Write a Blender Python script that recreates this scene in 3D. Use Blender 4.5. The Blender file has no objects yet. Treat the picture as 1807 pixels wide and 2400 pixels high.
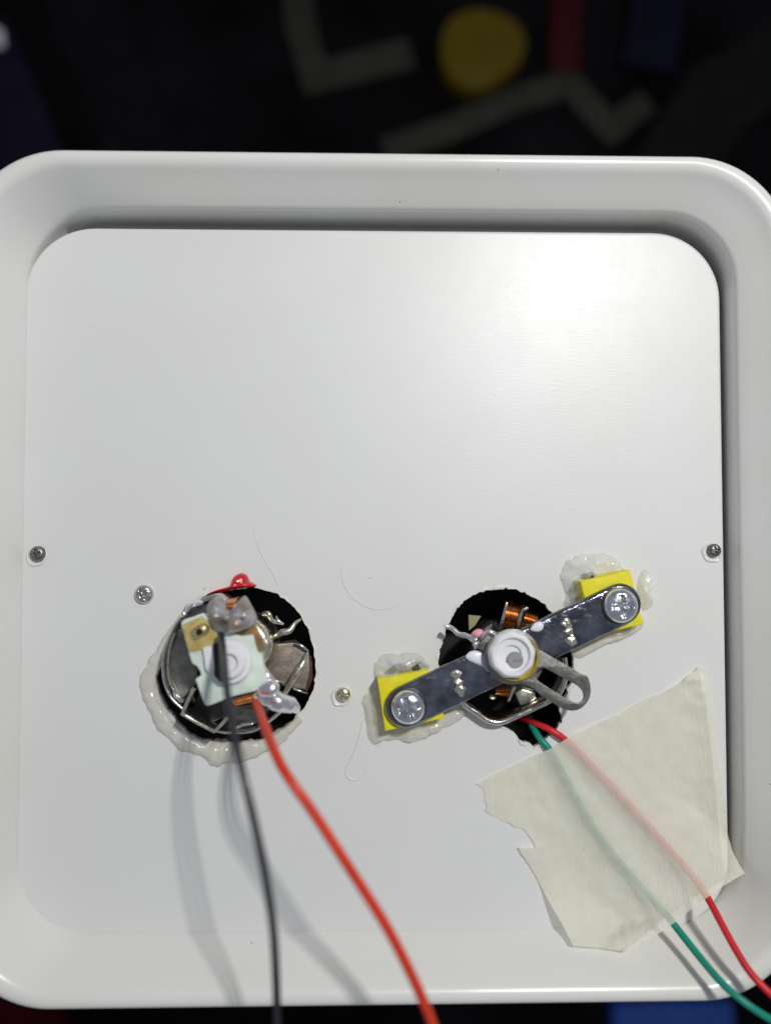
import bpy, bmesh, math, random
from mathutils import Vector, Matrix, noise, geometry
from math import sin, cos, pi, radians, sqrt

random.seed(7)
scene = bpy.context.scene
COL = scene.collection

# ------------------------------------------------------------------ camera, world, lamps
F_PX, CAM_H = 1804.0, 18.0            # focal length in photo pixels; camera height above the panel
CAM_ROT = Matrix.Rotation(radians(-1.2), 3, 'Y') @ Matrix.Rotation(radians(2.0), 3, 'X')
cam_data = bpy.data.cameras.new('camera')
cam = bpy.data.objects.new('camera', cam_data)
COL.objects.link(cam)
cam.location = (0, 0, CAM_H)
cam.rotation_euler = CAM_ROT.to_euler()
cam_data.sensor_fit = 'VERTICAL'
cam_data.sensor_height = 36.0
cam_data.lens = F_PX / 2400.0 * 36.0
cam_data.clip_start = 0.1
cam_data.clip_end = 500
cam_data.dof.use_dof = True
cam_data.dof.focus_distance = 17.75
cam_data.dof.aperture_fstop = cam_data.lens * 1e-3 / 0.60
scene.camera = cam

world = bpy.data.worlds.new('World')
scene.world = world
world.use_nodes = True
wn = world.node_tree
wn.nodes['Background'].inputs[0].default_value = (0.80, 0.88, 1.0, 1)
wn.nodes['Background'].inputs[1].default_value = 0.25

LAMP = Vector((17.0, 22.3, 50.0))
def tube_lamp(dx, power, col, dy=0.0):
    ld = bpy.data.lights.new('ceiling_lamp', 'AREA')
    ld.shape = 'RECTANGLE'; ld.size = .40; ld.size_y = 1.6
    ld.energy = power; ld.color = col
    lo = bpy.data.objects.new('ceiling_lamp', ld); COL.objects.link(lo)
    d = (Vector((0, -1, 0)) - LAMP).normalized()
    side = d.cross(Vector((0, 1, 0))).normalized()
    lo.location = LAMP + side * dx + Vector((0, dy, 0))
    lo.rotation_euler = d.to_track_quat('-Z', 'Y').to_euler()
    return lo
tube_lamp(-1.5, 7500, (1.0, 0.985, 0.955), -0.5)
tube_lamp(0.0, 7500, (1.0, 0.985, 0.955), 0.2)
tube_lamp(1.5, 7500, (1.0, 0.985, 0.955), 1.0)

scene.view_settings.view_transform = 'Standard'
scene.view_settings.look = 'None'
scene.view_settings.exposure = 0.03
scene.view_settings.gamma = 1.0
scene.view_settings.use_curve_mapping = False
scene.render.engine = 'CYCLES'
scene.cycles.diffuse_bounces = 6

# ------------------------------------------------------------------ helpers
def P(px, py, z):
    """point at height z seen at photo pixel (px, py)"""
    d = CAM_ROT @ Vector(((px - 903.5) / F_PX, -(py - 1200) / F_PX, -1))
    return Vector((0, 0, CAM_H)) + d * ((z - CAM_H) / d.z)
def ZA(x, y): return (320 + .27628 * x, 1320 + .27628 * y)      # detail crops of the photo
def ZB(x, y): return (840 + .44444 * x, 1270 + .44444 * y)
def ZC(x, y): return (1000 + .25225 * x, 1340 + .25225 * y)
def ZT(x, y): return (1080 + .43664 * x, 1540 + .43664 * y)
def PX(z): return (CAM_H - z) / F_PX                           # size of one photo pixel at height z

ORG = {}
def mesh_obj(name, verts, faces, mat, parent=None, smooth=True, label=None, cat=None, group=None, kind=None, sharp=None, flat_top=False):
    verts = [Vector(v) for v in verts]
    if parent is not None:
        o0 = ORG[parent.name]
    else:
        n = len(verts)
        o0 = Vector((sum(v.x for v in verts) / n, sum(v.y for v in verts) / n, min(v.z for v in verts)))
    me = bpy.data.meshes.new(name)
    me.from_pydata([tuple(v - o0) for v in verts], [], faces)
    me.update()
    bm = bmesh.new(); bm.from_mesh(me)
    bmesh.ops.remove_doubles(bm, verts=bm.verts, dist=1e-5)
    bmesh.ops.recalc_face_normals(bm, faces=bm.faces)
    for f in bm.faces: f.smooth = smooth and not (flat_top and abs(f.normal.z) > .9995)
    if smooth:
        lim = radians(sharp if sharp else 40)
        for e in bm.edges:
            if len(e.link_faces) == 2 and e.calc_face_angle(0) > lim: e.smooth = False
    bm.to_mesh(me); bm.free()
    me.materials.append(mat)
    o = bpy.data.objects.new(name, me)
    COL.objects.link(o)
    if parent is not None: o.parent = parent
    else: o.location = o0
    ORG[o.name] = o0
    tag(o, label, cat, group, kind)
    return o
def tag(o, label=None, cat=None, group=None, kind=None):
    if label: o['label'] = label
    if cat: o['category'] = cat
    if group: o['group'] = group
    if kind: o['kind'] = kind
def empty(name, loc, label, cat, group=None):
    o = bpy.data.objects.new(name, None)
    o.empty_display_size = 0.3
    COL.objects.link(o); o.location = loc
    ORG[o.name] = Vector(loc)
    tag(o, label, cat, group)
    return o

def smooth_path(pts, n=8, closed=False):
    pts = [Vector(p) for p in pts]
    out = []; m = len(pts)
    rng = range(m if closed else m - 1)
    for i in rng:
        if closed: p0, p1, p2, p3 = pts[i - 1], pts[i], pts[(i + 1) % m], pts[(i + 2) % m]
        else: p0, p1, p2, p3 = pts[max(i - 1, 0)], pts[i], pts[i + 1], pts[min(i + 2, m - 1)]
        for k in range(n):
            t = k / n
            out.append(0.5 * ((2 * p1) + (p2 - p0) * t + (2 * p0 - 5 * p1 + 4 * p2 - p3) * t * t + (3 * p1 - p0 - 3 * p2 + p3) * t ** 3))
    if not closed: out.append(pts[-1])
    return out

def tube(name, pts, r, mat, parent=None, seg=14, n=8, closed=False, jit=0.0, flat=1.0, jf=3.0, smoothp=True, **kw):
    """round tube along pts; r number or list (one per control point)"""
    rr = r if isinstance(r, (list, tuple)) else [r] * len(pts)
    if smoothp:
        path = smooth_path(pts, n, closed)
        rad = [v.x for v in smooth_path([(a, 0, 0) for a in rr], n, closed)]
    else:
        path = [Vector(p) for p in pts]; rad = list(rr)
    m = len(path); verts = []; faces = []
    prev = None
    for i in range(m):
        a = path[i - 1] if (i > 0 or closed) else path[0]
        b = path[(i + 1) % m] if (i < m - 1 or closed) else path[-1]
        t = (b - a).normalized()
        up = Vector((0, 0, 1))
        s = t.cross(up)
        if s.length < 1e-3: s = t.cross(Vector((0, 1, 0)))
        s.normalize(); u = s.cross(t).normalized()
        for k in range(seg):
            th = 2 * pi * k / seg
            d = s * cos(th) + u * sin(th) * flat
            q = path[i] + d * rad[i]
            if jit:
                q += d * rad[i] * jit * (noise.noise(q * jf) + .6 * noise.noise(q * jf * 2.7))
            verts.append(q)
    for i in range(m if closed else m - 1):
        for k in range(seg):
            a = i * seg + k; b = i * seg + (k + 1) % seg
            j = (i + 1) % m
            faces.append((a, b, j * seg + (k + 1) % seg, j * seg + k))
    if not closed:
        faces.append(tuple(range(seg))[::-1]); faces.append(tuple((m - 1) * seg + k for k in range(seg)))
    return mesh_obj(name, verts, faces, mat, parent, sharp=60, **kw)

def band(name, pts, z0, z1, th, mat, parent=None, closed=False, n=8, smoothp=True, **kw):
    """sheet-metal strip standing on edge along pts (xy), rounded top edge"""
    path = smooth_path(pts, n, closed) if smoothp else [Vector(p) for p in pts]
    h = th / 2; c = th * .3
    prof = [(-h, z0), (h, z0), (h, z1 - c), (h * .5, z1), (-h * .5, z1), (-h, z1 - c)]
    m = len(path); k = len(prof); verts = []; faces = []
    for i in range(m):
        a = path[i - 1] if (i > 0 or closed) else path[0]
        b = path[(i + 1) % m] if (i < m - 1 or closed) else path[-1]
        t = (b - a); t.z = 0; t.normalize()
        s = Vector((t.y, -t.x, 0))
        for (u, z) in prof: verts.append(Vector((path[i].x, path[i].y, z)) + s * u)
    for i in range(m if closed else m - 1):
        j = (i + 1) % m
        for q in range(k): faces.append((i * k + q, i * k + (q + 1) % k, j * k + (q + 1) % k, j * k + q))
    if not closed:
        faces.append(tuple(range(k))); faces.append(tuple((m - 1) * k + q for q in range(k)))
    return mesh_obj(name, verts, faces, mat, parent, sharp=70, **kw)

def lathe(name, c, prof, mat, parent=None, seg=48, rmod=None, **kw):
    """surface of revolution about z through c; prof = [(r, z)...] z relative to c"""
    c = Vector(c); verts = []; faces = []
    for (r, z) in prof:
        for k in range(seg):
            th = 2 * pi * k / seg
            q = r * (rmod(th, r, z) if rmod else 1.0)
            verts.append(c + Vector((q * cos(th), q * sin(th), z)))
    for i in range(len(prof) - 1):
        for k in range(seg):
            a = i * seg + k; b = i * seg + (k + 1) % seg
            faces.append((a, b, b + seg, a + seg))
    if prof[0][0] > 1e-4: faces.append(tuple(range(seg))[::-1])
    if prof[-1][0] > 1e-4: faces.append(tuple((len(prof) - 1) * seg + k for k in range(seg)))
    return mesh_obj(name, verts, faces, mat, parent, **kw)

def tess(outline, holes):
    """fill a 2D outline with holes -> (verts2d, tris)"""
    cu = bpy.data.curves.new('tmp', 'CURVE'); cu.dimensions = '2D'; cu.fill_mode = 'BOTH'
    for ring in [outline] + list(holes):
        sp = cu.splines.new('POLY'); sp.points.add(len(ring) - 1); sp.use_cyclic_u = True
        for i, q in enumerate(ring): sp.points[i].co = (q[0], q[1], 0, 1)
    ob = bpy.data.objects.new('tmp', cu); COL.objects.link(ob)
    me = ob.to_mesh()
    vs = [v.co.copy() for v in me.vertices]; fs = [tuple(p.vertices) for p in me.polygons]
    ob.to_mesh_clear(); bpy.data.objects.remove(ob); bpy.data.curves.remove(cu)
    return vs, fs

def inset_ring(ring, d):
    """shrink closed ring (ccw) by d"""
    n = len(ring); out = []
    area = sum(ring[i][0] * ring[(i + 1) % n][1] - ring[(i + 1) % n][0] * ring[i][1] for i in range(n))
    sg = 1 if area > 0 else -1
    for i in range(n):
        a, b, c = Vector(ring[i - 1][:2]), Vector(ring[i][:2]), Vector(ring[(i + 1) % n][:2])
        t1 = (b - a).normalized(); t2 = (c - b).normalized()
        n1 = Vector((-t1.y, t1.x)) * sg; n2 = Vector((-t2.y, t2.x)) * sg
        m = (n1 + n2)
        if m.length < 1e-4: m = n1
        m.normalize()
        k = 1 / max(.5, m.dot(n1))
        out.append((b.x + m.x * d * k, b.y + m.y * d * k))
    return out

def plate(name, outline, z0, z1, mat, parent=None, holes=(), bev=.02, zf=None, bseg=3, hbev=None, **kw):
    """flat plate cut to outline (world xy), top edge rounded by bev; zf(x, y) adds height"""
    outline = [(q[0], q[1]) for q in outline]; holes = [[(q[0], q[1]) for q in h] for h in holes]
    verts = []; faces = []
    def ringset(ring, sgn, bev):
        rs = [[(x, y, z0) for x, y in ring]]
        for k in range(bseg + 1):
            a = k / bseg * pi / 2
            d = bev * (1 - cos(a)); z = z1 - bev + bev * sin(a)
            rs.append([(x, y, z) for x, y in inset_ring(ring, d * sgn)])
        base = len(verts); n = len(ring)
        for r in rs: verts.extend(r)
        for i in range(len(rs) - 1):
            for k in range(n):
                a = base + i * n + k; b = base + i * n + (k + 1) % n
                faces.append((a, b, b + n, a + n))
        return [(q[0], q[1]) for q in rs[-1]]
    top_o = ringset(outline, 1, bev); top_h = [ringset(h, -1, bev if hbev is None else hbev) for h in holes]
    for (ro, rh, z) in ((top_o, top_h, z1), (outline, holes, z0)):
        vs, fs = tess(ro, rh); b = len(verts)
        verts.extend((v.x, v.y, z) for v in vs)
        faces.extend(tuple(b + i for i in f) for f in fs)
    if zf: verts = [(x, y, z + zf(x, y)) for x, y, z in verts]
    return mesh_obj(name, verts, faces, mat, parent, **kw)

def blob(name, outline, z0, h, mat, parent=None, oj=0.0, jit=.25, jf=4.0, rings=9, sub=4, seed=0.0, p=2.0, **kw):
    """lumpy drop with the given outline (world xy points)"""
    o = smooth_path([(q[0], q[1], 0) for q in outline], sub, True)
    c = sum(o, Vector()) / len(o); n = len(o)
    if oj: o = [q + (q - c).normalized() * oj * (noise.noise(q * 5) + .7 * noise.noise(q * 12)) for q in o]
    verts = []; faces = []
    for i in range(rings):
        t = cos(i / rings * pi / 2)
        for q in o:
            w = c + (q - c) * t
            z = h * (max(0, 1 - t ** p)) ** .5
            nz = noise.noise(Vector((w.x * jf, w.y * jf, seed))) + .5 * noise.noise(Vector((w.x * jf * 2.3, w.y * jf * 2.3, seed + 3)))
            verts.append(Vector((w.x, w.y, z0 + z * (1 + jit * nz))))
    verts.append(Vector((c.x, c.y, z0 + h)))
    for i in range(rings - 1):
        for k in range(n):
            a = i * n + k; b = i * n + (k + 1) % n
            faces.append((a, b, b + n, a + n))
    for k in range(n): faces.append(((rings - 1) * n + k, (rings - 1) * n + (k + 1) % n, len(verts) - 1))
    faces.append(tuple(range(n))[::-1])
    return mesh_obj(name, verts, faces, mat, parent, sharp=80, **kw)

def screw_head(name, c, R, h, mat, parent=None, ang=0.0, depth=None, w=.13, reach=.62, rings=26, seg=96, skew=None, **kw):
    """domed head with a cross recess"""
    depth = depth or h * .75
    c = Vector(c); verts = []; faces = []
    for i in range(rings + 1):
        r = R * i / rings
        for k in range(seg):
            th = 2 * pi * k / seg
            x, y = r * cos(th), r * sin(th)
            z = h * (1 - (r / R) ** 2.6) ** .5 if r < R else 0
            u = abs(x * cos(ang) + y * sin(ang)) / R; v = abs(-x * sin(ang) + y * cos(ang)) / R
            arm = min(max((w - min(u, v)) / (w * .45), 0), 1) * min(max((reach - max(u, v)) / .14, 0), 1)
            core = min(max((.24 - (u * u + v * v) ** .5) / .08, 0), 1)
            z -= depth * max(arm, core)
            verts.append(c + Vector((x, y, z)))
    for i in range(rings):
        for k in range(seg):
            a = i * seg + k; b = i * seg + (k + 1) % seg
            faces.append((a, b, b + seg, a + seg))
    b0 = len(verts)
    for k in range(seg):
        th = 2 * pi * k / seg
        verts.append(c + Vector((R * cos(th), R * sin(th), -.08)))
    for k in range(seg): faces.append((rings * seg + k, rings * seg + (k + 1) % seg, b0 + (k + 1) % seg, b0 + k))
    return mesh_obj(name, verts, faces, mat, parent, sharp=50, **kw)

def box_verts(c, sx, sy, sz, rz=0):
    c = Vector(c); R = Matrix.Rotation(rz, 3, 'Z')
    return [c + R @ Vector((x * sx / 2, y * sy / 2, z * sz / 2)) for x in (-1, 1) for y in (-1, 1) for z in (-1, 1)]

# ------------------------------------------------------------------ materials
def new_mat(name):
    m = bpy.data.materials.new(name); m.use_nodes = True
    return m, m.node_tree, m.node_tree.nodes['Principled BSDF']
def mat(name, col, rough=.5, metal=0.0, var=.0, vs=3.0, bump=0.0, bs=20.0, bd=.02, trans=0.0, sss=0.0, coat=0.0, ior=1.48, rvar=0.0, col2=None, spec=.5):
    m, nt, b = new_mat(name)
    b.inputs['Base Color'].default_value = (*col, 1)
    b.inputs['Roughness'].default_value = rough
    b.inputs['Metallic'].default_value = metal
    b.inputs['IOR'].default_value = ior
    b.inputs['Transmission Weight'].default_value = trans
    b.inputs['Coat Weight'].default_value = coat
    b.inputs['Specular IOR Level'].default_value = spec
    if sss:
        b.inputs['Subsurface Weight'].default_value = sss
        b.inputs['Subsurface Radius'].default_value = (.3, .25, .2)
        b.inputs['Subsurface Scale'].default_value = .5
    tc = nt.nodes.new('ShaderNodeTexCoord')
    if var or col2:
        n = nt.nodes.new('ShaderNodeTexNoise'); n.inputs['Scale'].default_value = vs; n.inputs['Detail'].default_value = 5
        nt.links.new(tc.outputs['Object'], n.inputs['Vector'])
        r = nt.nodes.new('ShaderNodeValToRGB')
        c2 = col2 if col2 else tuple(c * (1 - var) for c in col)
        r.color_ramp.elements[0].position = .35; r.color_ramp.elements[1].position = .65
        r.color_ramp.elements[0].color = (*c2, 1)
        r.color_ramp.elements[1].color = (*(col if col2 else tuple(min(1, c * (1 + var)) for c in col)), 1)
        nt.links.new(n.outputs['Fac'], r.inputs['Fac']); nt.links.new(r.outputs['Color'], b.inputs['Base Color'])
    if rvar:
        n = nt.nodes.new('ShaderNodeTexNoise'); n.inputs['Scale'].default_value = vs * 2.2; n.inputs['Detail'].default_value = 4
        nt.links.new(tc.outputs['Object'], n.inputs['Vector'])
        mr = nt.nodes.new('ShaderNodeMapRange')
        mr.inputs['From Min'].default_value = .3; mr.inputs['From Max'].default_value = .7
        mr.inputs['To Min'].default_value = max(.02, rough - rvar); mr.inputs['To Max'].default_value = rough + rvar
        nt.links.new(n.outputs['Fac'], mr.inputs['Value']); nt.links.new(mr.outputs['Result'], b.inputs['Roughness'])
    if bump:
        n = nt.nodes.new('ShaderNodeTexNoise'); n.inputs['Scale'].default_value = bs; n.inputs['Detail'].default_value = 6
        nt.links.new(tc.outputs['Object'], n.inputs['Vector'])
        bp = nt.nodes.new('ShaderNodeBump'); bp.inputs['Strength'].default_value = bump; bp.inputs['Distance'].default_value = bd
        nt.links.new(n.outputs['Fac'], bp.inputs['Height']); nt.links.new(bp.outputs['Normal'], b.inputs['Normal'])
    return m

def plastic_mat(name, col, rough, brushed):
    m, nt, b = new_mat(name)
    tc = nt.nodes.new('ShaderNodeTexCoord')
    L = nt.links.new
    # faint soiling, yellowing in soft patches and sparse specks that are part of the plastic
    n1 = nt.nodes.new('ShaderNodeTexNoise'); n1.inputs['Scale'].default_value = .35; n1.inputs['Detail'].default_value = 3
    L(tc.outputs['Object'], n1.inputs['Vector'])
    r1 = nt.nodes.new('ShaderNodeValToRGB')
    r1.color_ramp.elements[0].position = .3; r1.color_ramp.elements[0].color = (col[0] * .97, col[1] * .965, col[2] * (.95 if brushed else .92), 1)
    r1.color_ramp.elements[1].position = .7; r1.color_ramp.elements[1].color = (*col, 1)
    L(n1.outputs['Fac'], r1.inputs['Fac'])
    v = nt.nodes.new('ShaderNodeTexVoronoi'); v.inputs['Scale'].default_value = 1.5; v.inputs['Randomness'].default_value = 1
    n3 = nt.nodes.new('ShaderNodeTexNoise'); n3.inputs['Scale'].default_value = 9.0
    L(tc.outputs['Object'], n3.inputs['Vector'])
    vm = nt.nodes.new('ShaderNodeVectorMath'); vm.operation = 'MULTIPLY_ADD'
    vm.inputs[1].default_value = (.10, .10, .10)
    L(n3.outputs['Color'], vm.inputs[0]); L(tc.outputs['Object'], vm.inputs[2])
    L(vm.outputs['Vector'], v.inputs['Vector'])
    sep = nt.nodes.new('ShaderNodeSeparateColor'); L(v.outputs['Color'], sep.inputs['Color'])
    thr = nt.nodes.new('ShaderNodeMapRange')                       # speck radius differs from cell to cell
    thr.inputs['From Min'].default_value = .3; thr.inputs['From Max'].default_value = 1
    thr.inputs['To Min'].default_value = 0.0; thr.inputs['To Max'].default_value = .040
    L(sep.outputs['Red'], thr.inputs['Value'])
    lt = nt.nodes.new('ShaderNodeMath'); lt.operation = 'LESS_THAN'
    L(v.outputs['Distance'], lt.inputs[0]); L(thr.outputs['Result'], lt.inputs[1])
    k = nt.nodes.new('ShaderNodeMath'); k.operation = 'MULTIPLY'; L(lt.outputs[0], k.inputs[0]); L(sep.outputs['Green'], k.inputs[1])
    mx = nt.nodes.new('ShaderNodeMix'); mx.data_type = 'RGBA'
    L(k.outputs[0], mx.inputs['Factor']); L(r1.outputs['Color'], mx.inputs['A']); mx.inputs['B'].default_value = (.16, .14, .10, 1)
    L(mx.outputs['Result'], b.inputs['Base Color'])
    ns = nt.nodes.new('ShaderNodeTexNoise'); ns.inputs['Scale'].default_value = .9; ns.inputs['Detail'].default_value = 6
    ns.inputs['Distortion'].default_value = .8
    L(tc.outputs['Object'], ns.inputs['Vector'])
    ms = nt.nodes.new('ShaderNodeMapRange'); ms.inputs['From Min'].default_value = .35; ms.inputs['From Max'].default_value = .65
    ms.inputs['To Min'].default_value = rough - .004; ms.inputs['To Max'].default_value = rough + .012
    L(ns.outputs['Fac'], ms.inputs['Value']); L(ms.outputs['Result'], b.inputs['Roughness'])
    b.inputs['IOR'].default_value = 1.5
    # moulded grain: fine horizontal drawing lines plus very soft waviness
    mp = nt.nodes.new('ShaderNodeMapping'); mp.inputs['Scale'].default_value = (3.0, 48, 20) if brushed else (12, 12, 12)
    L(tc.outputs['Object'], mp.inputs['Vector'])
    n2 = nt.nodes.new('ShaderNodeTexNoise'); n2.inputs['Scale'].default_value = 1.0; n2.inputs['Detail'].default_value = 4
    L(mp.outputs['Vector'], n2.inputs['Vector'])
    bp = nt.nodes.new('ShaderNodeBump'); bp.inputs['Strength'].default_value = .6 if brushed else .12; bp.inputs['Distance'].default_value = .004
    L(n2.outputs['Fac'], bp.inputs['Height'])
    n4 = nt.nodes.new('ShaderNodeTexNoise'); n4.inputs['Scale'].default_value = .6; n4.inputs['Detail'].default_value = 1
    L(tc.outputs['Object'], n4.inputs['Vector'])
    bp2 = nt.nodes.new('ShaderNodeBump'); bp2.inputs['Strength'].default_value = .3; bp2.inputs['Distance'].default_value = .02
    L(n4.outputs['Fac'], bp2.inputs['Height']); L(bp.outputs['Normal'], bp2.inputs['Normal'])
    L(bp2.outputs['Normal'], b.inputs['Normal'])
    return m

M = {}
M['panel'] = plastic_mat('white panel plastic', (.73, .73, .725), .375, True)
M['wall'] = plastic_mat('white casing plastic', (.74, .74, .725), .27, False)
M['torn'] = mat('torn white plastic', (.70, .68, .63), .5, var=.08, vs=3, bump=.3, bs=9)
M['steel'] = mat('bright steel', (.62, .60, .57), .22, 1, var=.12, vs=4, rvar=.08, bump=.25, bs=9)
M['steel_dark'] = mat('mottled plated steel', (.21, .215, .26), .17, 1, var=.4, vs=2.6, rvar=.08, bump=.75, bs=2.2, bd=.08)
M['steel_dull'] = mat('dull grey steel', (.25, .245, .225), .42, 1, var=.2, vs=5, rvar=.1, bump=.3, bs=14)
M['steel_brown'] = mat('brownish steel', (.34, .29, .25), .5, .8, var=.25, vs=4, rvar=.1, bump=.3, bs=12)
M['zinc'] = mat('zinc screw', (.72, .74, .78), .2, 1, var=.15, vs=6, rvar=.08, bump=.2, bs=10)
M['brass'] = mat('pale brass', (.72, .62, .36), .28, 1, var=.2, vs=6, rvar=.1)
M['nickel_warm'] = mat('warm nickel', (.70, .66, .54), .3, 1, var=.2, vs=6, rvar=.1)
M['copper'] = mat('enamelled copper wire', (.62, .22, .05), .28, 1, var=.25, vs=9, coat=.4)
M['solder'] = mat('solder', (.52, .52, .57), .48, .7, col2=(.36, .30, .24), vs=3.5, rvar=.14, bump=.6, bs=7, bd=.04)
M['solder_bright'] = mat('bright solder', (.86, .85, .88), .30, 1, var=.1, vs=6, bump=.4, bs=6, bd=.03)
M['nylon'] = mat('pale green nylon', (.68, .77, .69), .35, var=.08, vs=3, sss=.35)
M['white_nylon'] = mat('white nylon', (.80, .80, .82), .32, var=.04, vs=5, sss=.15)
M['amber'] = mat('flux stained board', (.52, .48, .22), .25, var=.2, vs=4, col2=(.46, .30, .06), coat=.5)
M['amber_dark'] = mat('burnt flux', (.30, .17, .05), .3, var=.3, vs=5, coat=.4)
def glue_mat(name, col, see):
    m = mat(name, col, .10, var=.10, vs=3, bump=.3, bs=2.5, bd=.12, sss=.4, coat=.6, ior=1.5, spec=.8)
    nt = m.node_tree; b = nt.nodes['Principled BSDF']
    tp = nt.nodes.new('ShaderNodeBsdfTransparent'); mx = nt.nodes.new('ShaderNodeMixShader'); mx.inputs[0].default_value = see
    nt.links.new(b.outputs[0], mx.inputs[1]); nt.links.new(tp.outputs[0], mx.inputs[2])
    nt.links.new(mx.outputs[0], nt.nodes['Material Output'].inputs['Surface'])
    return m
M['glue'] = glue_mat('hot glue', (.88, .875, .85), .62)
M['glue_dirty'] = glue_mat('yellowed hot glue', (.74, .71, .60), .58)
M['thread'] = mat('glue thread', (.76, .75, .71), .35)
M['grease'] = mat('white grease', (.78, .80, .88), .3, sss=.3)
M['pink'] = mat('pink lacquer', (.85, .35, .42), .2, coat=.5)
M['red_wax'] = mat('red sealing lacquer', (.55, .006, .012), .14, var=.15, vs=8, coat=.6, bump=.4, bs=14, bd=.03)
M['yellow'] = mat('yellow foam card', (.78, .70, .015), .6, var=.06, vs=6, bump=.25, bs=40, bd=.01)
M['black_plastic'] = mat('black plastic housing', (.006, .005, .006), .45)
M['black_wire'] = mat('black wire insulation', (.012, .012, .020), .36, coat=.2)
M['red_wire'] = mat('orange red wire insulation', (.62, .036, .009), .4, var=.06, vs=2)
M['red_wire2'] = mat('red wire insulation', (.60, .012, .022), .42, var=.06, vs=2)
M['green_wire'] = mat('green wire insulation', (.004, .24, .17), .42, var=.06, vs=2)
M['yellow_pale'] = mat('pale yellow card', (.30, .28, .15), .6)
M['rubber'] = mat('dark core', (.03, .028, .028), .4, .3, bump=.3, bs=8)

def tape_mat():
    m, nt, b = new_mat('masking tape'); L = nt.links.new
    out = nt.nodes['Material Output']
    tc = nt.nodes.new('ShaderNodeTexCoord')
    n1 = nt.nodes.new('ShaderNodeTexNoise'); n1.inputs['Scale'].default_value = 2.2; n1.inputs['Detail'].default_value = 8
    L(tc.outputs['Object'], n1.inputs['Vector'])
    r = nt.nodes.new('ShaderNodeValToRGB')
    r.color_ramp.elements[0].position = .3; r.color_ramp.elements[0].color = (.94, .92, .74, 1)
    r.color_ramp.elements[1].position = .7; r.color_ramp.elements[1].color = (.97, .96, .87, 1)
    L(n1.outputs['Fac'], r.inputs['Fac']); L(r.outputs['Color'], b.inputs['Base Color'])
    b.inputs['Roughness'].default_value = .42
    mp = nt.nodes.new('ShaderNodeMapping'); mp.inputs['Rotation'].default_value = (0, 0, radians(28)); mp.inputs['Scale'].default_value = (30, 4, 5)
    L(tc.outputs['Object'], mp.inputs['Vector'])
    n2 = nt.nodes.new('ShaderNodeTexNoise'); n2.inputs['Scale'].default_value = 1.2; n2.inputs['Detail'].default_value = 7
    L(mp.outputs['Vector'], n2.inputs['Vector'])
    bp = nt.nodes.new('ShaderNodeBump'); bp.inputs['Strength'].default_value = .8; bp.inputs['Distance'].default_value = .03
    L(n2.outputs['Fac'], bp.inputs['Height']); L(bp.outputs['Normal'], b.inputs['Normal'])
    tl = nt.nodes.new('ShaderNodeBsdfTranslucent'); tl.inputs['Color'].default_value = (.98, .975, .92, 1)
    tp = nt.nodes.new('ShaderNodeBsdfTransparent'); tp.inputs['Color'].default_value = (.97, .96, .90, 1)
    m1 = nt.nodes.new('ShaderNodeMixShader'); m1.inputs[0].default_value = .30
    L(b.outputs[0], m1.inputs[1]); L(tl.outputs[0], m1.inputs[2])
    m3 = nt.nodes.new('ShaderNodeMixShader'); m3.inputs[0].default_value = .33
    L(m1.outputs[0], m3.inputs[1]); L(tp.outputs[0], m3.inputs[2])
    L(m3.outputs[0], out.inputs['Surface'])
    return m
M['tape'] = tape_mat()

def table_mat():
    m, nt, b = new_mat('dark bench cloth'); L = nt.links.new
    tc = nt.nodes.new('ShaderNodeTexCoord')
    n = nt.nodes.new('ShaderNodeTexNoise'); n.inputs['Scale'].default_value = .12; n.inputs['Detail'].default_value = 3
    L(tc.outputs['Object'], n.inputs['Vector'])
    r = nt.nodes.new('ShaderNodeValToRGB')
    r.color_ramp.elements[0].position = .38; r.color_ramp.elements[0].color = (.0012, .001, .0013, 1)
    r.color_ramp.elements[1].position = .7; r.color_ramp.elements[1].color = (.006, .005, .007, 1)
    L(n.outputs['Fac'], r.inputs['Fac']); L(r.outputs['Color'], b.inputs['Base Color'])
    b.inputs['Roughness'].default_value = .8; b.inputs['Specular IOR Level'].default_value = .04
    return m
M['table'] = table_mat()

# ------------------------------------------------------------------ bench below the casing
TZ = -32.0
mesh_obj('workbench', [(-150, -150, TZ), (150, -150, TZ), (150, 150, TZ), (-150, 150, TZ)], [(0, 1, 2, 3)], M['table'], smooth=False, kind='structure',
         label='dark workbench surface far below the white casing', cat='workbench')

# ------------------------------------------------------------------ white casing
CX, CY, HX, HY = .235, -.70, 8.175, 8.22
def rrect(off, r, n=14, top=0.0):
    """rounded square; top moves only the upper edge"""
    hx, hy = HX + off, HY + off - top / 2; cy = CY - top / 2; cx = CX
    if top: hx += .035; cx -= .085; hy += .06; cy -= .06      # the panel runs under the wall on its left and lower sides, a gap is added on the other two to deepen the shade
    pts = []
    for (sx, sy, a0) in ((1, 1, 0), (-1, 1, 90), (-1, -1, 180), (1, -1, 270)):
        for k in range(n + 1):
            a = radians(a0 + 90 * k / n)
            pts.append((cx + sx * (hx - r) + r * cos(a), cy + sy * (hy - r) + r * sin(a)))
        nx_, ny_ = {(1, 1): (-1, 1), (-1, 1): (-1, -1), (-1, -1): (1, -1), (1, -1): (1, 1)}[(sx, sy)]
        a = radians(a0 + 90)
        e0 = pts[-1]; e1 = (cx + nx_ * (hx - r) + r * cos(a), cy + ny_ * (hy - r) + r * sin(a))
        for k in range(1, 16): pts.append((e0[0] + (e1[0] - e0[0]) * k / 16, e0[1] + (e1[1] - e0[1]) * k / 16))
    return pts

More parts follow.
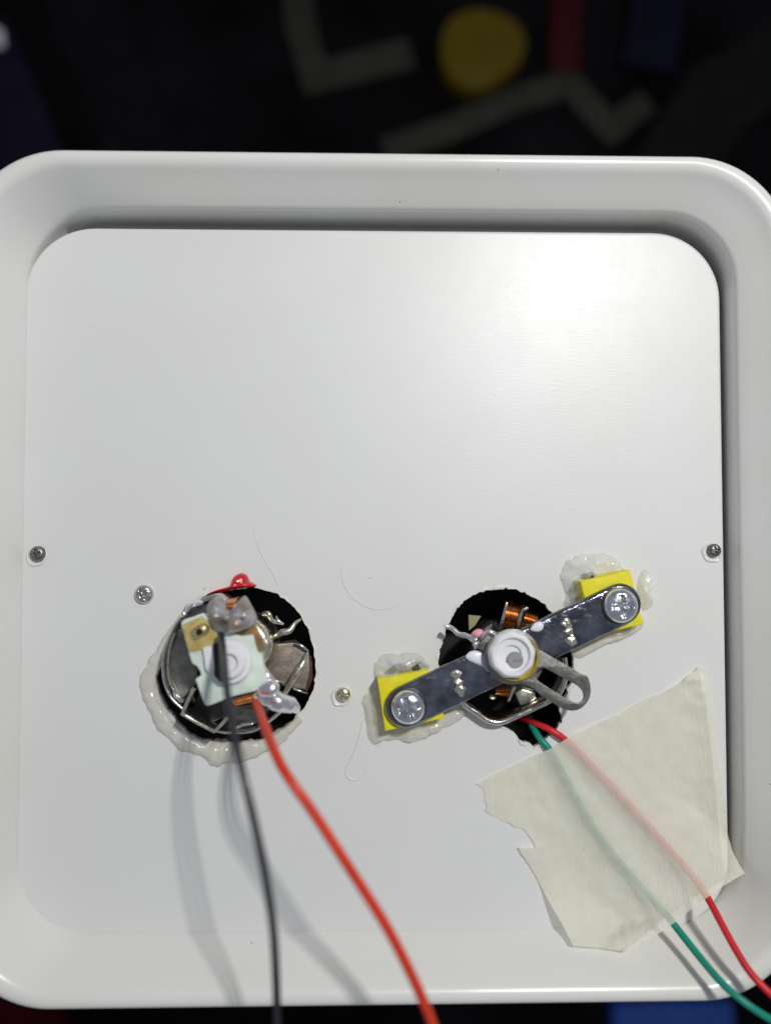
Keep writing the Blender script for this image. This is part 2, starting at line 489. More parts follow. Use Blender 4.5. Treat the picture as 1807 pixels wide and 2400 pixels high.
HOLE_L = [(475,1399),(497,1391),(519,1386),(552,1380),(582,1377),(605,1377),(624,1382),(646,1389),(665,1400),(684,1414),(699,1431),(713,1452),(723,1475),(732,1499),(737,1524),(740,1552),(741,1582),(738,1606),(732,1627),(722,1647),(707,1668),(688,1690),(665,1710),(638,1729),(618,1735),(596,1739),(568,1742),(541,1743),(513,1741),(486,1737),(461,1730),(439,1718),(424,1704),(411,1687),(397,1667),(384,1646),(374,1628),(367,1607),(364,1588),(370,1572),(378,1555),(384,1535),(389,1513),(399,1492),(411,1472),(420,1457),(431,1442),(448,1420)]
HOLE_R = [(1028,1562),(1027,1542),(1030,1522),(1035,1501),(1043,1481),(1049,1463),(1058,1446),(1071,1426),(1086,1408),(1103,1396),(1121,1388),(1141,1382),(1161,1379),(1185,1378),(1209,1380),(1229,1388),(1247,1398),(1264,1407),(1278,1418),(1298,1441),(1315,1466),(1330,1500),(1343,1535),(1344,1567),(1339,1600),(1328,1630),(1318,1650),(1313,1668),(1316,1680),(1315,1693),(1308,1706),(1298,1718),(1286,1727),(1275,1738),(1265,1742),(1255,1751),(1248,1750),(1242,1744),(1229,1741),(1217,1734),(1206,1720),(1192,1711),(1172,1698),(1152,1694),(1131,1686),(1116,1677),(1101,1665),(1086,1653),(1062,1634),(1044,1612),(1031,1588)]
def hole_ring(px, jag, z, seed, sub=4):
    w = smooth_path([P(x, y, z) for x, y in px], sub, True)
    c = sum(w, Vector()) / len(w)
    out = []
    for q in w:
        j = noise.noise(Vector((q.x * 5, q.y * 5, seed))) + .7 * noise.noise(Vector((q.x * 13, q.y * 13, seed)))
        d = (q - c).normalized()
        out.append((q.x + d.x * jag * j, q.y + d.y * jag * j))
    return out
HL = hole_ring(HOLE_L, .035, 0, 1.0); HR = hole_ring(HOLE_R, .05, 0, 9.0)

casing = empty('plastic_casing', (CX, CY, TZ), 'square white plastic casing with rounded raised rim and two ragged round holes', 'casing')
plate('floor_panel', rrect(.0, 1.6, 14, .20), -.14, 0, M['panel'], casing, holes=[HL, HR], bev=.08, bseg=5, hbev=.014, flat_top=True)
# rim wall: lofted from the panel edge up over the lip and down the outer skirt
prof_far = [(-.7, -.52, 1.5), (.04, -.52, 1.6), (.06, -.50, 1.62), (.055, .0, 1.62), (.04, .45, 1.63), (.035, .55, 1.64), (.05, .61, 1.65), (.09, .66, 1.66), (.26, .82, 1.76), (.45, 1.00, 1.88), (.62, 1.17, 1.98)]  # steep foot on upper and right sides only, shaped to deepen the shade
prof_near = [(-.7, -.52, 1.5), (.04, -.52, 1.6), (.06, -.50, 1.62), (.055, .0, 1.62), (.075, .06, 1.63), (.10, .13, 1.64), (.13, .20, 1.65), (.17, .29, 1.66), (.30, .55, 1.76), (.47, .88, 1.88), (.62, 1.17, 1.98)]
prof_lip = [(.67, 1.23, 2.04), (.73, 1.275, 2.1), (.80, 1.305, 2.14), (.87, 1.315, 2.18), (.93, 1.305, 2.2), (.985, 1.27, 2.22), (1.025, 1.21, 2.24), (1.04, 1.11, 2.24), (1.03, .99, 2.24), (.99, .94, 2.24), (.94, .8, 2.24), (.45, TZ + .4, 2.15), (.35, TZ, 2.1)]
def ring_pts(o1, z1, r1, o2, z2, r2):
    """ring that follows the steep foot on the upper and right sides and the gentle foot on the other two"""
    out = []
    for (x1, y1), (x2, y2) in zip(rrect(o1, r1, 20), rrect(o2, r2, 20)):
        t = ((x1 - CX) / HX + (y1 - CY) / HY + .05) / .45
        t = min(1, max(0, t)); t = t * t * (3 - 2 * t)
        out.append((x2 + (x1 - x2) * t, y2 + (y1 - y2) * t, z2 + (z1 - z2) * t))
    return out
verts = []; faces = []
rings = [ring_pts(*a, *b) for a, b in zip(prof_far, prof_near)] + [ring_pts(*a, *a) for a in prof_lip]
n = len(rings[0])
for r in rings: verts.extend(r)
for i in range(len(rings) - 1):
    for k in range(n):
        a = i * n + k; b = i * n + (k + 1) % n
        faces.append((a, b, b + n, a + n))
mesh_obj('rim_wall', verts, faces, M['wall'], casing, sharp=50)
# torn plastic burr round each hole
def burr(ring, w, h, seed, name):
    n = len(ring); c = Vector((sum(q[0] for q in ring) / n, sum(q[1] for q in ring) / n, 0))
    verts = []; faces = []
    for q in ring:
        v = Vector((q[0], q[1], 0)); d = (v - c).normalized()
        a = noise.noise(v * 3 + Vector((seed, 0, 0))); b = noise.noise(v * 9 + Vector((seed, 0, 0)))
        hh = max(.003, h * (.15 + 1.6 * a + .8 * b)); ww = w * max(.25, .6 + 1.1 * a + .5 * b)
        for (u, z) in ((-.012, -.15), (-.015, hh * .5), (ww * .25, hh), (ww * .7, hh * .6), (ww, -.004)):
            verts.append(v + d * u + Vector((0, 0, z)))
    for i in range(n):
        j = (i + 1) % n
        for k in range(4): faces.append((i * 5 + k, i * 5 + k + 1, j * 5 + k + 1, j * 5 + k))
    return mesh_obj(name, verts, faces, M['torn'], casing)
burr(HL, .06, .022, 2.0, 'hole_edge'); burr(HR, .08, .03, 5.0, 'hole_edge')

# ------------------------------------------------------------------ small rivet screws in the panel
def rivet(px, py, r, mat_, ring, label, ang=.4, tilt=(0, 0), gmat='wall'):
    z = .0; c = P(px, py, .08); k = PX(0)
    root = empty('small_screw', (c.x, c.y, 0), label, 'screw', 'small screws set in the white panel')
    screw_head('head', (c.x, c.y, .05), r * k, .10, mat_, root, ang=ang, w=.16, depth=.06, rings=14, seg=48)
    if ring:
        off = Vector((-.25, -.35, 0)) * r * k
        R = ring * k
        lathe('collar', (c.x + off.x, c.y + off.y, -.01), [(R * .70, .0), (R * .74, .035), (R * .85, .045), (R * .95, .03), (R, .0)], M[gmat], root, seg=40,
              rmod=lambda th, r, z: 1 + .05 * sin(2 * th + px) + .04 * sin(5 * th))
rivet(88, 1298, 18, M['steel_dull'], 25, 'small dull grey screw near the left edge of the white panel', .3)
rivet(1674, 1290, 16, M['steel_dull'], 25, 'small grey screw near the right edge of the white panel', .1)
rivet(337, 1393, 22, M['steel'], 0, 'shiny small screw to the upper left of the black-wire hole', .6)
rivet(805, 1628, 17, M['nickel_warm'], 25, 'small round screw on bare panel between the two holes', .2)

# ------------------------------------------------------------------ left meter movement (blurred, wires soldered on)
def A(x, y, z): return P(*ZA(x, y), z)
def Ap(l, z): return [A(x, y, z) for x, y in l]
cl = A(830, 880, 0)
mL = empty('meter_movement', (cl.x, cl.y, -3.2), 'open meter movement with pale green end plate in the left hole', 'meter')
def cup(ctr, r, parent):
    return lathe('housing', (ctr.x, ctr.y, -3.2), [(0, 0), (r, 0), (r, 3.02), (r - .12, 3.02), (r - .12, .12), (0, .12)], M['black_plastic'], parent, seg=64)
cup(cl, 2.35, mL)
plate('magnet', Ap([(960,560),(1010,430),(1130,500),(1195,600),(1212,682),(1330,668),(1462,748),(1478,900),(1440,1080),(1250,1050),(1130,960),(1000,860)], -.1), -.5, -.1, M['steel_brown'], mL, bev=.05)
blob('pole_shoe', Ap([(930,480),(990,420),(1080,470),(1160,560),(1205,690),(1160,830),(1080,900),(1000,860),(950,700)], .0), -.12, .55, M['nickel_warm'], mL, jit=.06, p=4)
plate('copper_strip', Ap([(1405,830),(1490,780),(1500,980),(1450,1100),(1385,1040)], -.25), -.7, -.25, mat('dark red lacquer strip', (.10, .03, .02), .4), mL)
tube('pointer_arm', [A(1255,1110,.05), A(1300,1030,.1), A(1370,920,.15), A(1415,840,.1), A(1440,770,0)], [.07,.085,.09,.075,.04], M['nickel_warm'], mL)
tube('pointer_arm', [A(1175,620,.1), A(1230,590,.15), A(1300,570,.15), A(1345,510,.1), A(1395,475,.0)], [.06,.08,.075,.05,.03], M['nickel_warm'], mL)
tm = tube('terminal', [A(1075,430,.1), A(1120,430,.15), A(1150,480,.15), A(1185,500,.1), A(1245,520,.05)], [.06,.07,.05,.055,.02], M['nickel_warm'], mL)
tube('terminal', [A(1185,450,.0), A(1205,490,.05), A(1250,515,.05)], [.03,.05,.02], M['solder_bright'], mL)
band('frame_band', Ap([(420,415),(330,530),(262,680),(228,800),(225,930),(245,1040),(300,1150),(400,1245),(560,1370),(700,1430),(860,1440),(1000,1420),(1130,1340),(1230,1260)], .7), -.4, .7, .055, M['steel'], mL)
band('frame_band', Ap([(395,440),(440,365),(560,318),(680,285),(780,330)], .85), .2, .85, .10, M['steel'], mL)
plate('yoke', Ap([(395,450),(480,345),(620,330),(640,430),(500,520),(520,1000),(470,1080),(400,1165),(310,1070),(272,900),(290,690)], .45), .1, .45, M['steel_dull'], mL, bev=.1, zf=lambda x, y: .12 * noise.noise(Vector((x * 3, y * 3, 0))))
plate('yoke', Ap([(770,1215),(1000,1200),(1150,1240),(1060,1350),(920,1405),(780,1385)], .35), .0, .35, M['steel_dull'], mL, bev=.08, zf=lambda x, y: .12 * noise.noise(Vector((x * 4, y * 4, 4))))
band('bracket', [A(x, y, 1.0) for x, y in [(490,1060),(440,1160),(387,1282),(520,1357),(660,1430),(720,1370),(772,1308)]], .75, 1.0, .075, M['nickel_warm'], mL, smoothp=False)
band('inner_frame', Ap([(320,590),(285,700),(266,830),(270,960),(300,1050),(345,1115),(405,1170)], .6), .1, .6, .07, M['steel'], mL)
blob('solder_joint', Ap([(405,395),(450,335),(530,310),(570,335),(540,375),(470,400),(420,430)], .9), .8, .22, M['solder_bright'], mL, jit=.6, jf=6)
tube('lead', [A(320,1075,.62), A(345,1120,.68), A(375,1155,.66), A(405,1170,.6)], [.04,.065,.055,.03], M['solder_bright'], mL, jit=.4, jf=7)
tube('lead', [A(800,1380,.5), A(850,1395,.55), A(900,1370,.5), A(990,1360,.5)], [.03,.06,.05,.03], M['solder_bright'], mL, jit=.4, jf=7)
tube('lead', [A(1130,960,.2), A(1190,1000,.25), A(1250,1010,.2)], [.03,.03,.02], M['steel'], mL)
tube('lead', [A(1330,1065,.0), A(1390,1085,.0), A(1450,1105,-.05)], [.025,.03,.02], M['steel'], mL)
tube('lead', [A(420,440,.8), A(405,430,.85), A(395,455,.8)], [.05,.07,.04], M['solder_bright'], mL)
tube('pointer_arm', [A(1340,680,.0), A(1400,700,.02), A(1455,745,.0)], [.03,.04,.03], M['steel'], mL)
def coil(name, quad, z0, z1, mat_, parent, turns=9):
    """block of wire turns laid side by side; quad corners a-b (one end) to d-c (other end) in world xy"""
    a, b, c, d = [Vector((q.x, q.y, 0)) for q in quad]
    verts = []; faces = []; nseg = 10
    for t in range(turns * 4 + 1):
        u = t / (turns * 4)
        bulge = .03 * abs(sin(pi * u * turns))
        p0 = a.lerp(b, u); p1 = d.lerp(c, u)
        for k in range(nseg + 1):
            v = k / nseg; th = pi * v
            q = p0.lerp(p1, .5 - .5 * cos(th) * (1 + bulge))
            verts.append(Vector((q.x, q.y, z0 + (z1 - z0) * (sin(th) ** .5 if sin(th) > 0 else 0) * (1 + bulge))))
    w = nseg + 1
    for t in range(turns * 4):
        for k in range(nseg):
            faces.append((t * w + k, t * w + k + 1, (t + 1) * w + k + 1, (t + 1) * w + k))
    return mesh_obj(name, verts, faces, mat_, parent, sharp=80)
coil('coil', Ap([(715,325),(850,300),(850,410),(730,420)], 1.6), 1.0, 1.75, M['copper'], mL, 7)
coil('coil', Ap([(800,1130),(1010,1075),(1045,1180),(850,1225)], 1.2), .6, 1.3, M['copper'], mL, 10)
EP = [(378,500),(470,462),(565,432),(640,500),(800,590),(990,585),(1030,690),(1062,790),(1075,870),(1110,960),(1150,1045),(1060,1075),(960,1100),(790,1142),(700,1180),(600,1212),(565,1175),(540,1110),(512,1030),(500,985),(545,950),(512,880),(470,850),(440,760),(405,620)]
ep = plate('end_plate', [q for q in smooth_path(Ap(EP, 1.7), 3, True)], 1.42, 1.7, M['nylon'], mL, bev=.05)
plate('clip', Ap([(560,720),(655,700),(665,960),(630,950),(585,900)], 1.84), 1.71, 1.84, M['white_nylon'], ep, bev=.03)
plate('slot_or_shade', Ap([(648,690),(738,670),(765,1020),(705,1010),(662,960)], 1.97), 1.72, 1.965, M['black_plastic'], ep, bev=.01)  # black strip standing in for the black wire's shade on the bushing
k = PX(1.7)
cb = A(800, 830, 1.7)
lathe('bushing', (cb.x, cb.y, 1.70), [(.47, 0), (.47, .08), (.44, .12), (.35, .13), (.33, .22), (.30, .25), (.20, .25), (.17, .22), (.15, .16), (.05, .15), (.0, .15)], M['white_nylon'], mL)
plate('stain', Ap([(395,520),(560,445),(625,520),(690,625),(645,695),(545,738),(450,755),(410,640)], 1.74), 1.705, 1.74, M['amber'], ep, bev=.015)
ce = A(535, 585, 1.76)
lathe('eyelet', (ce.x, ce.y, 1.73), [(.05, -.02), (.055, .06), (.09, .10), (.15, .08), (.18, .02), (.19, 0)], M['brass'], ep, rmod=lambda th, r, z: 1 + .2 * cos(2 * th - 1.2))
lathe('eyelet_hole', (ce.x, ce.y, 1.745), [(.052, 0), (.03, .03), (0, .035)], M['black_plastic'], ep, rmod=lambda th, r, z: 1 + .25 * cos(2 * th - 1.2))
plate('stain', Ap([(830,600),(870,560),(1010,520),(1060,640),(1065,760),(1030,740),(995,600),(900,615)], 1.72), 1.69, 1.735, M['amber_dark'], ep, bev=.015)
sj = blob('solder_joint', Ap([(575,430),(595,340),(690,275),(735,330),(760,400),(830,395),(860,330),(905,285),(960,370),(1005,470),(985,535),(880,585),(790,600),(735,625),(680,580),(620,515)], 2.0), 1.7, .38, M['solder'], mL, jit=.85, jf=3.4, p=5)
tube('solder_joint', [A(1010,1120,1.3), A(1070,1080,1.5), A(1140,1060,1.65), A(1200,1060,1.6)], [.08,.17,.2,.1], M['solder_bright'], mL, jit=.25)
tube('solder_joint', [A(1060,1150,1.3), A(1150,1150,1.4), A(1240,1180,1.35), A(1320,1215,1.2), A(1370,1260,1.0)], [.10,.19,.2,.16,.05], M['solder_bright'], mL, jit=.3)
tube('terminal', [A(1075,880,1.5), A(1110,950,1.6), A(1150,1000,1.55), A(1190,1040,1.4)], [.05,.08,.07,.04], M['solder_bright'], mL, jit=.2)
tube('lead', [A(1120,1340,.8), A(1180,1290,.9), A(1240,1230,.9)], .035, M['nickel_warm'], mL)
plate('core', Ap([(530,1060),(780,1150),(780,1300),(640,1360),(470,1260)], .2), -.4, .2, M['rubber'], mL, bev=.05)

# ------------------------------------------------------------------ right meter movement (strap, pivot, adjusting lever)
def C(x, y, z): return P(*ZC(x, y), z)
def Cp(l, z): return [C(x, y, z) for x, y in l]
def B(x, y, z): return P(*ZB(x, y), z)
def Bp(l, z): return [B(x, y, z) for x, y in l]
cr = C(760, 880, 0)
mR = empty('meter_movement', (cr.x, cr.y, -3.2), 'open meter movement under a dark steel strap in the right hole', 'meter')
cup(Vector((cr.x, cr.y, 0)), 2.3, mR)
SZ = .78                                    # top of strap
s0 = B(262, 868, SZ); s1 = B(1375, 335, SZ)
ax = (s1 - s0); ax.z = 0; L = ax.length; ax.normalize(); nn = Vector((-ax.y, ax.x, 0))
hw = 49 * PX(SZ)
outl = []
for kk in range(17):
    a = radians(-90 + 180 * kk / 16); outl.append(s1 + ax * (cos(a) * hw + .05) + nn * sin(a) * hw)
for kk in range(17):
    a = radians(90 + 180 * kk / 16); outl.append(s0 + ax * (cos(a) * hw - .05) + nn * sin(a) * hw)
# many points along the long sides so that the strap can sag a little
def densify(r, step=.25):
    out = []
    for i in range(len(r)):
        a, b = r[i], r[(i + 1) % len(r)]; m = max(1, int((b - a).length / step))
        for q in range(m): out.append(a.lerp(b, q / m))
    return out
strap = plate('bridge_strap', densify(outl), SZ - .13, SZ, M['steel_dark'], mR, bev=.09, bseg=5)
hR = 41 * PX(SZ)
for i, (c, an) in enumerate(((s0, .35), (s1, .1))):
    lathe('gap_shade', (c.x, c.y, SZ), [(hR * 1.06, 0), (hR * 1.06, .02), (hR * 1.0, .03), (0, .03)], M['rubber'], mR)  # dark disc standing in for the shade in the gap round the head
    screw_head('screw', (c.x, c.y, SZ + .06), hR * (1.0 if i else .98), .20, M['zinc'], mR, ang=an, w=.19, depth=.16, reach=.66)
# stamped stakes on the strap
for (x, y, dx, dy) in ((1105, 475, 31, 84), (525, 745, 28, 78)):
    for (ox, oy, w, h) in ((-.25, -.55, 30, 26), (.1, -.05, 26, 20), (.55, .5, 30, 30)):
        cx_, cy_ = x + dx * ox, y + dy * oy
        blob('stake_mark', Bp([(cx_ + w * cos(t) * (1 + .25 * sin(3 * t + x)), cy_ + h * sin(t) * (1 + .2 * cos(2 * t + y))) for t in [2 * pi * q / 10 for q in range(10)]], SZ), SZ - .01, .045, M['nickel_warm'], strap, jit=.6, jf=9, oj=.02)
blob('grease_dab', Bp([(565,605),(590,578),(640,575),(672,600),(688,640),(690,690),(655,660),(610,640),(580,625)], SZ), SZ - .01, .07, M['grease'], strap, jit=.15)
blob('grease_dab', Bp([(905,465),(925,432),(955,420),(975,430),(972,460),(945,475)], SZ), SZ - .01, .06, M['grease'], strap, jit=.15)
# adjusting lever and pivot
LZ = 1.02
cp_px = (795, 790)
lc = C(*cp_px, LZ)
ringo = []
for kk in range(28):                                   # disc part of the lever
    a = radians(20 + 300 * kk / 27 + 0)
    ringo.append((cp_px[0] + 262 * cos(radians(-5) - radians(300 * kk / 27) ), cp_px[1] + 262 * sin(radians(-5) - radians(300 * kk / 27))))
lev = [(cp_px[0] + 258 * cos(radians(-14 - 278 * kk / 30)), cp_px[1] + 258 * sin(radians(-14 - 278 * kk / 30))) for kk in range(31)]
lev += [(905,1045),(985,1085),(1060,1150),(1150,1205),(1230,1255),(1300,1285),(1370,1292),(1440,1265),(1495,1205),(1522,1130),(1518,1050),(1500,985),(1475,962),(1440,955),(1380,915),(1320,880),(1230,830),(1130,770),(1070,735)]
slot_or_shade = [(1015,962),(1030,915),(1065,890),(1110,903),(1200,950),(1300,1005),(1400,1062),(1445,1110),(1458,1160),(1440,1205),(1395,1222),(1345,1205),(1250,1150),(1150,1090),(1060,1030),(1025,1000)]
lever = plate('adjusting_lever', smooth_path(Cp(lev, LZ), 2, True), LZ - .045, LZ, M['steel_dull'], mR, holes=[smooth_path(Cp(slot_or_shade, LZ), 3, True)], bev=.01)
plate('tab', Cp([(640,560),(700,610),(640,690),(560,760),(470,710),(500,650),(550,590)], LZ - .08), LZ - .2, LZ - .1, M['steel_dull'], lever, bev=.03)
pc = C(797, 778, 1.3); kz = PX(1.3)
R0 = 54 * kz
lathe('pivot_bushing', (pc.x, pc.y, LZ), [(R0 * 1.0, 0), (R0 * 1.02, .10), (R0 * 1.0, .20), (R0 * .95, .27), (R0 * .86, .31), (R0 * .78, .31), (R0 * .74, .28), (R0 * .70, .22), (R0 * .60, .21), (R0 * .45, .21), (R0 * .42, .205), (R0 * .40, .15), (0, .15)],
      M['white_nylon'], mR, seg=72, rmod=lambda th, r, z: 1 + (.018 * sin(9 * th) + .012 * sin(4 * th + 1)) * (1 if r > R0 * .85 else 0))
# brass ring under the bushing, seen on its lower right
bc = C(822, 800, LZ + .1)
lathe('brass_ring', (bc.x, bc.y, LZ + .002), [(R0 * 1.03, 0), (R0 * 1.04, .07), (R0 * .99, .12), (R0 * .95, .12), (R0 * .94, .01)], mat('yellow lacquered brass', (.62, .47, .07), .3, .5, var=.15, vs=5), mR, seg=64)
pv = C(825, 825, LZ + .25)
ps = lathe('pivot_screw', (pv.x, pv.y, LZ + .08), [(R0 * .36, 0), (R0 * .36, .13), (R0 * .31, .16), (0, .16)], mat('grey nylon pivot', (.30, .30, .31), .38), mR, seg=40)
mesh_obj('slot_or_shade', box_verts((pv.x, pv.y, LZ + .2425), R0 * .62, .045, .012, .05), [(0,1,3,2),(4,6,7,5),(0,4,5,1),(2,3,7,6),(0,2,6,4),(1,5,7,3)], M['steel_brown'], ps, smooth=False)
# what shows inside the hole
band('frame_band', Cp([(250,900),(270,1100),(360,1240),(460,1310),(560,1380),(640,1405),(710,1400),(800,1365),(900,1320),(1020,1265),(1140,1205),(1240,1120),(1290,980),(1280,800)], .35), -.6, .35, .13, M['steel'], mR)
lathe('magnet_core', (C(760, 780, -.4).x, C(760, 780, -.4).y, -1.2), [(0, 0), (.92, 0), (.92, .75), (.86, .82), (0, .82)], M['steel_dull'], mR)
coil('coil', Cp([(750,285),(880,315),(825,545),(695,525)], .1), -.5, .12, M['copper'], mR, 9)
coil('coil', Cp([(925,355),(1050,395),(1000,560),(870,525)], .1), -.5, .10, M['copper'], mR, 8)
coil('coil', Cp([(650,1080),(800,1060),(770,1195),(630,1165)], .1), -.5, .1, M['copper'], mR, 8)
plate('coil_former', Cp([(735,280),(760,285),(700,545),(665,540)], .16), -.4, .16, M['steel'], mR, bev=.02)
plate('coil_former', Cp([(880,345),(930,322),(955,335),(945,355),(905,375),(870,520),(830,530),(845,420)], .22), -.3, .22, M['steel_dull'], mR, bev=.03)
plate('coil_former', Cp([(800,1060),(835,1070),(770,1210),(745,1210)], .16), -.4, .16, M['steel'], mR, bev=.02)
blob('end_stop', Cp([(575,1165),(610,1145),(650,1160),(645,1195),(600,1195)], .1), 0, .12, M['nickel_warm'], mR)
plate('paper_shim', Cp([(388,402),(505,412),(450,500),(392,548)], -.3), -.36, -.3, M['yellow_pale'], mR, bev=.01)
plate('magnet_block', Cp([(815,1130),(890,1080),(1000,1110),(1030,1180),(960,1230),(870,1250)], .05), -.5, .05, M['nickel_warm'], mR, bev=.06)
tube('terminal', [C(640,600,.9), C(590,560,.95), C(540,580,.9), C(510,650,.8), C(450,690,.7)], [.07,.06,.05,.06,.08], M['solder_bright'], mR, jit=.2)
tube('terminal', [C(470,640,.75), C(380,600,.65), C(300,580,.6), C(240,530,.55), C(195,512,.5)], [.09,.08,.055,.05,.075], M['solder_bright'], mR, jit=.35, jf=6)
blob('lacquer_dab', Cp([(420,590),(450,548),(500,535),(535,560),(510,610),(460,625)], .85), .72, .16, M['pink'], mR, jit=.1)

# ------------------------------------------------------------------ yellow spacer pads under the strap ends
plate('spacer_pad', densify(Bp([(100,728),(370,676),(455,930),(140,1000)], .6)), .02, .60, M['yellow'], bev=.03,
      label='yellow foam spacer pad under the left end of the steel strap', cat='pad', group='yellow spacer pads')
plate('spacer_pad', densify(Bp([(1170,210),(1432,150),(1502,435),(1235,495)], .6)), .02, .60, M['yellow'], bev=.03,
      label='yellow foam spacer pad under the upper right end of the steel strap', cat='pad', group='yellow spacer pads')

# ------------------------------------------------------------------ hot glue
G = 'lumps of hot glue on the panel'
blob('glue_lump', Bp([(85,690),(95,625),(140,598),(220,592),(300,585),(345,610),(372,660),(380,700),(330,740),(200,770),(110,780)], 0), -.02, .42, M['glue'], oj=.05, sub=8, jit=.6, jf=2.6, p=4, seed=1,
     label='clear hot glue lump above the left yellow pad', cat='glue', group=G)
blob('glue_lump', Bp([(20,830),(60,790),(120,780),(240,900),(420,900),(560,880),(545,930),(470,975),(390,1010),(330,1045),(240,1050),(140,1040),(75,1065),(50,1010),(35,930)], 0), -.02, .26, M['glue_dirty'], oj=.05, sub=8, jit=.6, jf=2.6, p=4, seed=2,
     label='yellowish hot glue lump below the left yellow pad', cat='glue', group=G)
blob('glue_lump', Bp([(1065,200),(1070,140),(1105,95),(1170,68),(1250,62),(1320,70),(1365,100),(1385,150),(1370,230),(1250,300),(1150,340),(1085,330),(1095,270)], 0), -.02, .36, M['glue'], oj=.05, sub=8, jit=.7, jf=3.2, p=4, seed=3,
     label='large clear hot glue lump above the right yellow pad', cat='glue', group=G)
blob('glue_lump', Bp([(1470,200),(1490,160),(1525,150),(1548,180),(1540,240),(1528,275),(1548,310),(1535,345),(1500,350),(1478,300),(1465,250)], 0), -.02, .3, M['glue'], oj=.05, sub=8, jit=.4, jf=3, p=3, seed=4,
     label='small bead of clear hot glue beside the right yellow pad', cat='glue', group=G)
blob('glue_lump', Bp([(1130,590),(1250,510),(1400,420),(1490,400),(1500,440),(1450,480),(1380,510),(1310,530),(1230,570),(1160,610)], 0), -.02, .26, M['glue_dirty'], oj=.05, sub=8, jit=.4, jf=3, p=3, seed=5,
     label='thin smear of hot glue under the lower edge of the strap end', cat='glue', group=G)
random.seed(3)
M['grime'] = mat('dark adhesive residue', (.07, .065, .055), .35, var=.4, vs=6, bump=.6, bs=8, bd=.05)
blob('adhesive_residue', Bp([(150,700),(175,668),(215,648),(245,655),(285,668),(320,640),(350,648),(362,672),(300,690),(230,705)], .3), .05, .33, M['grime'], oj=.06, sub=6, jit=.6, jf=5,
     label='dark adhesive residue in the glue above the left yellow pad', cat='residue')
blob('adhesive_residue', Bp([(1165,205),(1190,175),(1240,165),(1270,175),(1255,198),(1210,215),(1185,250)], .3), .05, .30, M['grime'], oj=.05, sub=6, jit=.6, jf=5,
     label='dark adhesive residue in the glue above the right yellow pad', cat='residue')
gr = [A(x, y, .06) for x, y in [(395,425),(305,560),(215,730),(150,880),(112,985),(118,1110),(190,1265),(265,1380),(380,1500),(580,1575),(690,1600),(815,1605),(940,1580),(1080,1545),(1225,1465),(1300,1400),(1390,1320)]]
tube('glue_ring', gr, [q * random.uniform(.7, 1.2) for q in (.05,.08,.13,.17,.18,.19,.19,.18,.19,.20,.25,.25,.19,.17,.16,.15,.08)], M['glue_dirty'], n=12, seg=24, jit=.45, jf=2.6, flat=.7,
     label='lumpy bead of hot glue round the lower left of the left hole', cat='glue')
blob('lacquer_drop', Ap([(600,262),(680,225),(760,215),(805,170),(830,110),(890,82),(940,100),(965,150),(1015,180),(1010,200),(930,205),(840,220),(740,240)], 0), -.01, .26, M['red_wax'], jit=.15, jf=4, p=3,
     label='glossy red lacquer drop on the upper edge of the left hole', cat='lacquer')
def thread(pts, r, label):
    tube('glue_thread', [P(x, y, .012) for x, y in pts], [r * PX(0)] * len(pts), M['thread'], seg=8, n=8, label=label, cat='thread', group='stray glue threads')
thread([(850,1690),(843,1725),(830,1765),(815,1795),(811,1812),(818,1824),(832,1828),(848,1820),(862,1806)], 1.3, 'thin hooked glue thread below the round screw')
thread([(594,1238),(600,1262),(608,1285),(622,1315),(640,1345),(652,1372)], .6, 'fine straight glue thread above the left hole')
thread([(800,1330),(803,1360),(818,1390),(840,1412),(870,1426),(905,1428),(930,1420)], .5, 'faint curved glue thread between the two holes')

# ------------------------------------------------------------------ wires
W = 'loose hook-up wires'
tube('electric_wire', [P(518,1488,2.0), P(522,1515,2.55), P(527,1560,3.3), P(534,1630,4.05), P(546,1705,4.6), P(566,1800,4.95), P(590,1900,5.15), P(612,2000,5.2), P(629,2090,5.1), P(641,2180,4.85), P(647,2280,4.45), P(650,2400,4.0), P(650,2560,3.4), P(648,2800,2.4)], .073, M['black_wire'],
     label='black wire rising from the left meter and over the lower rim', cat='wire', group=W)
tube('electric_wire', [P(600,1648,1.75), P(608,1668,2.25), P(620,1700,3.0), P(637,1745,3.6), P(660,1795,4.0), P(690,1842,4.2), P(735,1905,4.25), P(800,2005,4.3), P(855,2090,4.3), P(905,2170,4.3), P(950,2255,4.25), P(985,2330,4.2), P(1013,2400,4.1), P(1060,2540,3.8), P(1120,2800,3.2)], .092, M['red_wire'],
     label='orange-red wire rising from the left meter over the lower rim', cat='wire', group=W)
GW = [(1236,1672,-.7),(1243,1694,-.3),(1262,1727,.0),(1287,1757,.11),(1317,1810,.09),(1345,1862,.09),(1385,1930,.10),(1430,1995,.14),(1490,2065,.24),(1535,2115,.42),(1578,2166,.75),(1630,2232,1.25),(1691,2304,1.85),(1745,2350,2.15),(1807,2390,2.2),(1900,2440,2.0),(2050,2500,1.2)]
RW = [(1195,1672,-.9),(1222,1682,-.5),(1258,1696,-.1),(1295,1714,.10),(1325,1735,.12),(1360,1768,.10),(1400,1810,.09),(1440,1850,.09),(1490,1905,.11),(1540,1960,.18),(1604,2033,.36),(1632,2068,.52),(1658,2105,.74),(1690,2165,1.15),(1720,2220,1.5),(1752,2272,1.8),(1785,2310,2.0),(1830,2350,2.1),(1920,2420,1.9)]
tube('electric_wire', [P(*q) for q in GW], .078, M['green_wire'], label='green wire running under the masking tape to the lower right corner', cat='wire', group=W)
tube('electric_wire', [P(*q) for q in RW], .078, M['red_wire2'], label='dark red wire running under the masking tape beside the green one', cat='wire', group=W)

